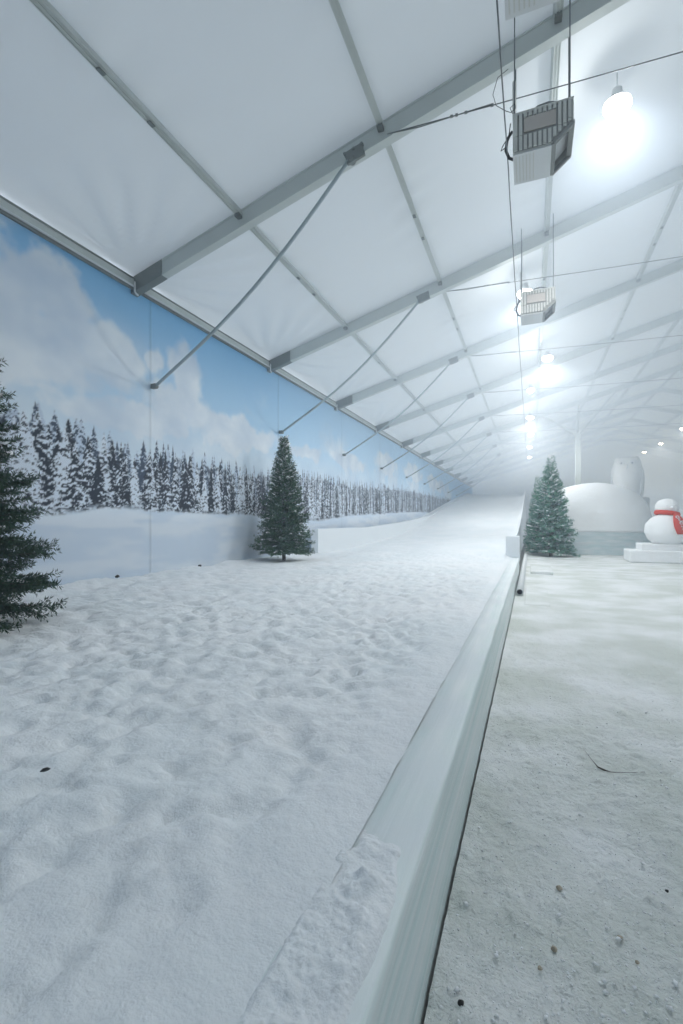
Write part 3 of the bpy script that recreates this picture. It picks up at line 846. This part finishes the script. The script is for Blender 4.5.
def make_fir(H, R, seed, nbr, spacing, needle, nw, frost, snowp, bare=.07, tone=1.0):
    V, F, col, spines, sv, sf = fir(H, R, seed, nbr, spacing, needle, nw, frost, snowp, bare, tone)
    e = empty('fir_tree', (0, 0, 0))
    o = from_np('foliage', V, F, M['needles'], e); set_col(o, col)
    mb = MB(); mb.tube([(0, 0, -.10), (0, 0, .3*H), (0, 0, .7*H), (0, 0, .985*H)], [.055*H/3.5, .042*H/3.5, .02*H/3.5, .006], 9)
    mb.build('trunk', M['bark'], e)
    mb = MB()
    for P, L in spines: mb.tube([P[0], P[2], P[4], P[6]], [.010, .008, .005, .002], 4, caps=False)
    mb.build('branches', M['bark'], e)
    if len(sv): tag(from_np('snow_lumps', sv, sf, M['packed'], e, True), kind='stuff')
    return e
t1 = make_fir(4.02, .95, 3, 345, .050, dict(pitch=.0075, len=.062), .011, .05, .10, .055)
t1.location = (-5.38, 2.87, .46); t1.rotation_euler.z = 1.0
tag(t1, 'big dark green fir cut off by the edge of the picture, beside the painted wall', 'tree')
t2 = make_fir(3.28, .74, 8, 260, .055, dict(pitch=.0105, len=.075), .017, .14, .26, .07, (1.3, 1.5, 1.3))
t2.location = (-6.10, 11.15, .56); t2.rotation_euler.z = .4
tag(t2, 'lone dark green fir standing before the painted wall at the low retaining wall', 'tree')
t3 = make_fir(4.72, 1.10, 15, 300, .07, dict(pitch=.0135, len=.115), .026, .42, .46, .06, (1.9, 3.3, 3.7))
t3.location = (.85, 24.2, .0)
tag(t3, 'frosted green fir standing in front of the snow dome', 'tree', 'frosted firs beside the slope')
t4 = copy_tree(t3); t4.location = (.30, 26.2, 0); t4.scale = (.60, .60, .84); t4.rotation_euler.z = 2.1
tag(t4, 'smaller misty frosted fir half hidden behind the other frosted fir', 'tree', 'frosted firs beside the slope')
# ---------------------------------------------------------------- snow dome, owl, snowman
DX, DY = 3.03, 28.6
e = empty('snow_dome', (DX, DY, 0), 0, 'large igloo of teal ice courses with a smooth snow-covered dome', 'igloo')
mb = MB(); prof = [(2.45, 1.093), (2.742, 1.096), (2.75, 1.2), (2.74, 1.5), (2.72, 1.72)]
for i in range(1, 15):
    a = i/14*math.pi/2; prof.append((2.72*math.cos(a)**.92 if i < 14 else 0, 1.72 + 1.94*math.sin(a)))
mb.lathe(prof, seg=56)
for v in mb.bm.verts:
    n = v.co; k = .03*(math.sin(n.x*3.1+n.z*2)+math.sin(n.y*2.7-n.z*3)); v.co += Vector((k, k, k*.5))
mb.build('dome', M['packed'], e)
rb = random.Random(5)
mb = MB()
for c in range(16):
    z0, z1 = c*.0685, (c+1)*.0685 - .001
    r = 2.75 + rb.uniform(-.008, .008)
    mb.lathe([(r-.3, z0), (r, z0+.006), (r+.004, (z0+z1)/2), (r, z1-.006), (r-.3, z1)], seg=64)
mb.build('ice_courses', M['teal_ice'], e)

e = empty('ice_wall', (7.34, 27.4, 0), 0, 'straight wall of ice courses with a snowy top behind the snowman', 'wall')
mb = MB()
for c in range(16):
    z0 = c*.066; jx = .008*math.sin(c*2.3)
    mb.box(-1.6, 7.0, -.25+jx, .45+jx, z0+.001, z0+.066, .006, 1)
mb.build('ice_courses', M['teal_ice'], e)
mb = MB(); mb.box(-1.61, 7.01, -.262, .462, 1.055, 2.09, .03, 2); mb.build('snowy_courses', M['packed'], e)
mb = MB(); mb.box(-1.62, 7.02, -.27, .47, 2.075, 2.2, .045, 3); mb.build('snow_cap', M['packed'], e)

# owl
e = empty('owl_sculpture', (5.47, 33.6, 0), -.2, 'tall carved snow owl rising behind the snow dome', 'sculpture')
mb = MB(); mb.box(-1.0, 1.0, -.9, .9, 0, 1.6, .06, 2); mb.build('plinth', M['packed'], e)
mb = MB()
prof = [(0, 0), (.58, .0), (.64, .5), (.70, 1.1), (.78, 1.8), (.86, 2.5), (.87, 2.85), (.83, 3.2), (.76, 3.5), (.68, 3.75), (.56, 3.92), (.36, 4.0), (0, 4.01)]
mb.lathe(prof, (0, 0, 1.6), 36, 1.0, .8)
for v in mb.bm.verts:
    h = v.co.z - 1.6
    if h > 3.6:
        v.co.z += .14*smooth(.30, .6, np.array(abs(v.co.x)))*(1 if v.co.y < .3 else .4) - .05
    rowp = math.sin(h*14)*math.sin(math.atan2(v.co.y, v.co.x)*12)
    v.co.x *= 1+.012*rowp; v.co.y *= 1+.012*rowp
mb.build('body', M['packed'], e)
for s in (-1, 1):
    mb = MB(); mb.lathe([(.0, .05), (.14, .035), (.20, 0), (.19, -.03), (0, -.03)], (0, 0, 0), 20)
    o = mb.build('eye_disc', M['packed'], e); o.location = (s*.27, -.555, 5.16); o.rotation_euler = (math.pi/2, 0, s*.35)
    mb = MB(); mb.blob((0, 0, 0), .055, 1, .02, 2); p_ = mb.build('eye', plain('grey_ice', (.30, .33, .36), .4), o); p_.location = (0, 0, .05)
    mb = MB(); mb.blob((0, 0, 0), 1.0, 3, .03, 3, (.16, .42, 1.05)); o = mb.build('wing', M['packed'], e); o.location = (s*.74, .05, 3.85); o.rotation_euler = (0, s*.06, 0)
mb = MB(); mb.lathe([(0, -.24), (.06, -.10), (.08, .02), (.04, .12), (0, .14)], (0, -.64, 4.95), 12); mb.build('beak', M['packed'], e)
mb = MB(); mb.box(6.55, 7.15, 36, 36.6, 0, 3.2, .03, 2); tag(mb.build('ice_pillar', M['panel']), 'squared pale ice pillar showing above the wall between owl and snowman', 'pillar')

# snowman on a stepped plinth
SX, SY = 5.02, 22.3
e = empty('stepped_plinth', (SX-.35, SY, 0), 0, 'two-step snow plinth carrying the snowman with the red scarf', 'plinth')
mb = MB(); mb.box(-1.05, 1.05, -.7, .75, 0, .48, .05, 3); mb.build('lower_step', M['packed'], e)
mb = MB(); mb.box(-.62, .85, -.5, .7, .46, .74, .05, 3); mb.build('upper_step', M['packed'], e)
e = empty('snowman', (SX, SY, .742), 0, 'white snowman with a red scarf standing on the stepped plinth', 'snowman')
mb = MB(); mb.lathe([(0, 0), (.5, .0), (.70, .18), (.78, .45), (.74, .75), (.58, 1.0), (.36, 1.13), (.30, 1.17), (.34, 1.22), (.40, 1.38), (.39, 1.52), (.30, 1.68), (.15, 1.76), (0, 1.78)], seg=32)
for v in mb.bm.verts:
    n = v.co; v.co += Vector((.02*math.sin(n.z*7+n.y*3), .02*math.sin(n.x*5+n.z*6), 0))
mb.build('body', M['packed'], e)
for s in (-1, 1):
    mb = MB(); mb.blob((s*.13+.05, -.355, 1.50), .032, 2, .05, 2); mb.build('eye', M['panel'], e)
mb = MB(); mb.tube([(.05, -.38, 1.43), (.07, -.52, 1.41)], [.04, .012], 10); mb.build('nose', M['packed'], e)
mb = MB(); n = 40
rings = []
for k in range(n):
    a = 2*math.pi*k/n; r = .375 + .015*math.sin(3*a); zc = 1.19 + .05*math.cos(a-math.pi) - .02*math.sin(a)
    ca, sa = math.cos(a), math.sin(a)
    rings.append([mb.bm.verts.new((ca*(r+dx), sa*(r+dx), zc+dz)) for dx, dz in ((0, -.09), (.05, -.075), (.065, .0), (.045, .075), (-.01, .09), (-.03, 0))])
for k in range(n):
    r0, r1 = rings[k], rings[(k+1) % n]
    for j in range(6):
        f = mb.bm.faces.new((r0[j], r0[(j+1) % 6], r1[(j+1) % 6], r1[j])); f.smooth = True
sc = mb.build('scarf', M['red'], e); sc['label'] = 'red scarf with white script'
# hanging tail: cloth following the belly
def belly(z):
    return float(np.interp(z, [.0, .18, .45, .75, 1.0, 1.13, 1.25], [.55, .70, .78, .76, .62, .43, .42])) + .03
outl = [(1.21, .10, .22), (1.05, .05, .34), (.85, .02, .46), (.65, .04, .58), (.48, .10, .74), (.38, .14, .84)]
mb = MB(); A = []; B = []
for z, xa, xb in outl:
    ra, rb_ = [], []
    for j in range(7):
        x = xa + (xb-xa)*j/6; r = belly(z) + .02 + .012*math.sin(j*1.8+z*8)
        y = -math.sqrt(max(r*r - min(x, r*.93)**2, .01))
        ra.append(mb.bm.verts.new((x, y-.022, z))); rb_.append(mb.bm.verts.new((x, y, z)))
    A.append(ra); B.append(rb_)
for G, fl in ((A, 0), (B, 1)):
    for r0, r1 in zip(G, G[1:]):
        for j in range(6): f = mb.bm.faces.new((r0[j], r0[j+1], r1[j+1], r1[j])); f.smooth = True
for j in range(6):
    mb.bm.faces.new((A[0][j], A[0][j+1], B[0][j+1], B[0][j])); mb.bm.faces.new((A[-1][j], A[-1][j+1], B[-1][j+1], B[-1][j]))
for i in range(len(outl)-1):
    mb.bm.faces.new((A[i][0], A[i+1][0], B[i+1][0], B[i][0])); mb.bm.faces.new((A[i][6], A[i+1][6], B[i+1][6], B[i][6]))
tail = mb.build('scarf_tail', M['red'], sc)
mb = MB()
for i in range(5):
    zc = 1.04 - i*.115; xc_ = .19 + i*.045
    pts = []
    for k in range(9):
        a = k/8*2*math.pi*(.8 if i % 2 else 1.0) + i
        x = xc_ + .055*math.cos(a) + .01*k*(i % 2); z = zc + .045*math.sin(a)
        r = belly(z) + .032; y = -math.sqrt(max(r*r-x*x, .01)) - .032
        pts.append((x, y, z))
    mb.tube(pts, .016, 6)
mb.build('lettering', M['white_pvc'], sc)

# ---------------------------------------------------------------- snow lying on kerb, crumbs, litter
def drift():
    xs = np.linspace(RAIL0-.015, RAIL1-.002, 60); ys = np.linspace(.55, 1.80, 260)
    def zf(X, Y):
        edge = RAIL1-.002 - .020*vnoise(Y*9, Y*0, 91) - .06*smooth(1.25, 1.75, Y)
        a = smooth(0, .035, edge-X)*smooth(RAIL0-.01, RAIL0+.035, X)*smooth(1.78, 1.15, Y+.30*(vnoise(X*16, Y*12, 93)-.5))
        g = .016 + .022*fbm(X*30, Y*26, 92, 4, .65)
        for cx, cy, r, h in ((-.445, 1.33, .035, .030), (-.475, 1.28, .022, .020), (-.47, 1.35, .02, .018), (-.40, 1.22, .05, .02), (-.39, 1.12, .05, .018), (-.42, 1.02, .05, .014)):
            g = g + h*np.exp(-(((X-cx)/r)**2 + ((Y-cy)/(r*1.25))**2)**1.5)
        return .492 + a*g
    o = grid_mesh('snow_patch', xs, ys, zf, M['snow'])
    tag(o, 'lumpy loose snow lying over the near end of the ice kerb', None, None, 'stuff')
drift()
def crumbs():
    rr = np.random.default_rng(12); V = []; F = []; off = 0
    N = 6000
    for i in range(N):
        y = .75 + rr.exponential(1.1); x = RAIL1 + .05 + rr.uniform(0, 1)*(.5+y*.55)
        if y > 5: continue
        s = .0020 + rr.exponential(.0021)
        s = min(s, .016)
        pts = rr.normal(size=(6, 3)); 
        base = np.array([[1, 0, 0], [0, 1, 0], [-1, 0, 0], [0, -1, 0], [0, 0, 1], [0, 0, -1]])*rr.uniform(.6, 1.3, (6, 1)) + pts*.15
        a = rr.uniform(0, 6.28); R_ = np.array([[math.cos(a), -math.sin(a), 0], [math.sin(a), math.cos(a), 0], [0, 0, .7]])
        V.append(base @ R_.T * s + [x, y, .010 + s*.3])
        for t in ((0, 1, 4), (1, 2, 4), (2, 3, 4), (3, 0, 4), (1, 0, 5), (2, 1, 5), (3, 2, 5), (0, 3, 5)): F.append([off+q for q in t])
        off += 6
    o = from_np('snow_crumbs', np.concatenate(V), np.array(F), M['packed'], None, False)
    tag(o, 'scattered crumbs of snow on the trodden floor', None, None, 'stuff')
crumbs()

def ground(px, py_, z):
    u = (px-341.5)/474.9; v = (522.3-py_)/474.9; s, c = math.sin(YAW), math.cos(YAW)
    t = (z-CAM_Z)/v; return ((-s+c*u)*t, (c+s*u)*t, z)
for px, py_, r, mat, lab in ((559, 888, .012, 'tan', 'tan stone crumb on the floor, largest of the tan ones'),
                             (554, 949, .011, 'tan', 'pale tan stone crumb below the largest one'),
                             (540, 968, .008, 'tan', 'small tan crumb close to the pale one'),
                             (620, 938, .010, 'tan', 'pale brown crumb lying alone towards the picture edge'),
                             (637, 962, .007, 'tan', 'tiny brown crumb, lowest of those by the picture edge'),
                             (461, 1003, .011, 'coal', 'black pebble on the floor close to the ice kerb'),
                             (667, 891, .007, 'coal', 'tiny dark pebble alone near the picture edge')):
    p = ground(px, py_, .012)
    mb = MB(); mb.blob((0, 0, 0), r, px, .22, 2, (1, .9, .75), 2.6)
    o = mb.build('pebble', M[mat]); o.location = p; tag(o, lab, 'pebble')
pts = [ground(x, y, .012) for x, y in ((585, 751), (592, 760), (598, 767), (604, 770), (611, 772), (625, 772.5), (645, 772))]
mb = MB(); mb.tube(pts, [.0012, .0012, .004, .006, .0025, .0012, .001], 6); tag(mb.build('bent_twig', M['bark']), 'thin bent dark twig lying on the trodden floor', 'twig')
p = ground(45, 771, .52)
mb = MB(); mb.tube([(-.014, -.012, 0), (-.002, -.006, .006), (.008, .004, .008), (.011, .016, .004)], [.002, .008, .008, .002], 8)
o = mb.build('dark_leaf', M['coal']); o.location = p; tag(o, 'small dark curled leaf lying alone on the snow', 'leaf')
for k, (px, py_) in enumerate(((137, 580.5), (200, 568))):  # small dark bits of debris along the wall foot
    p = ground(px, py_, .55)
    mb = MB(); mb.blob((0, 0, 0), .05, k, .25, 2, (.5, 1.0, .5)); o = mb.build('dark_debris', M['coal']); o.location = (WX+.1, p[1], .60)
    tag(o, ('small dark bit of debris at the foot of the painted wall near its seam', 'small dark bit of debris at the foot of the painted wall towards the lone fir')[k], 'clip')
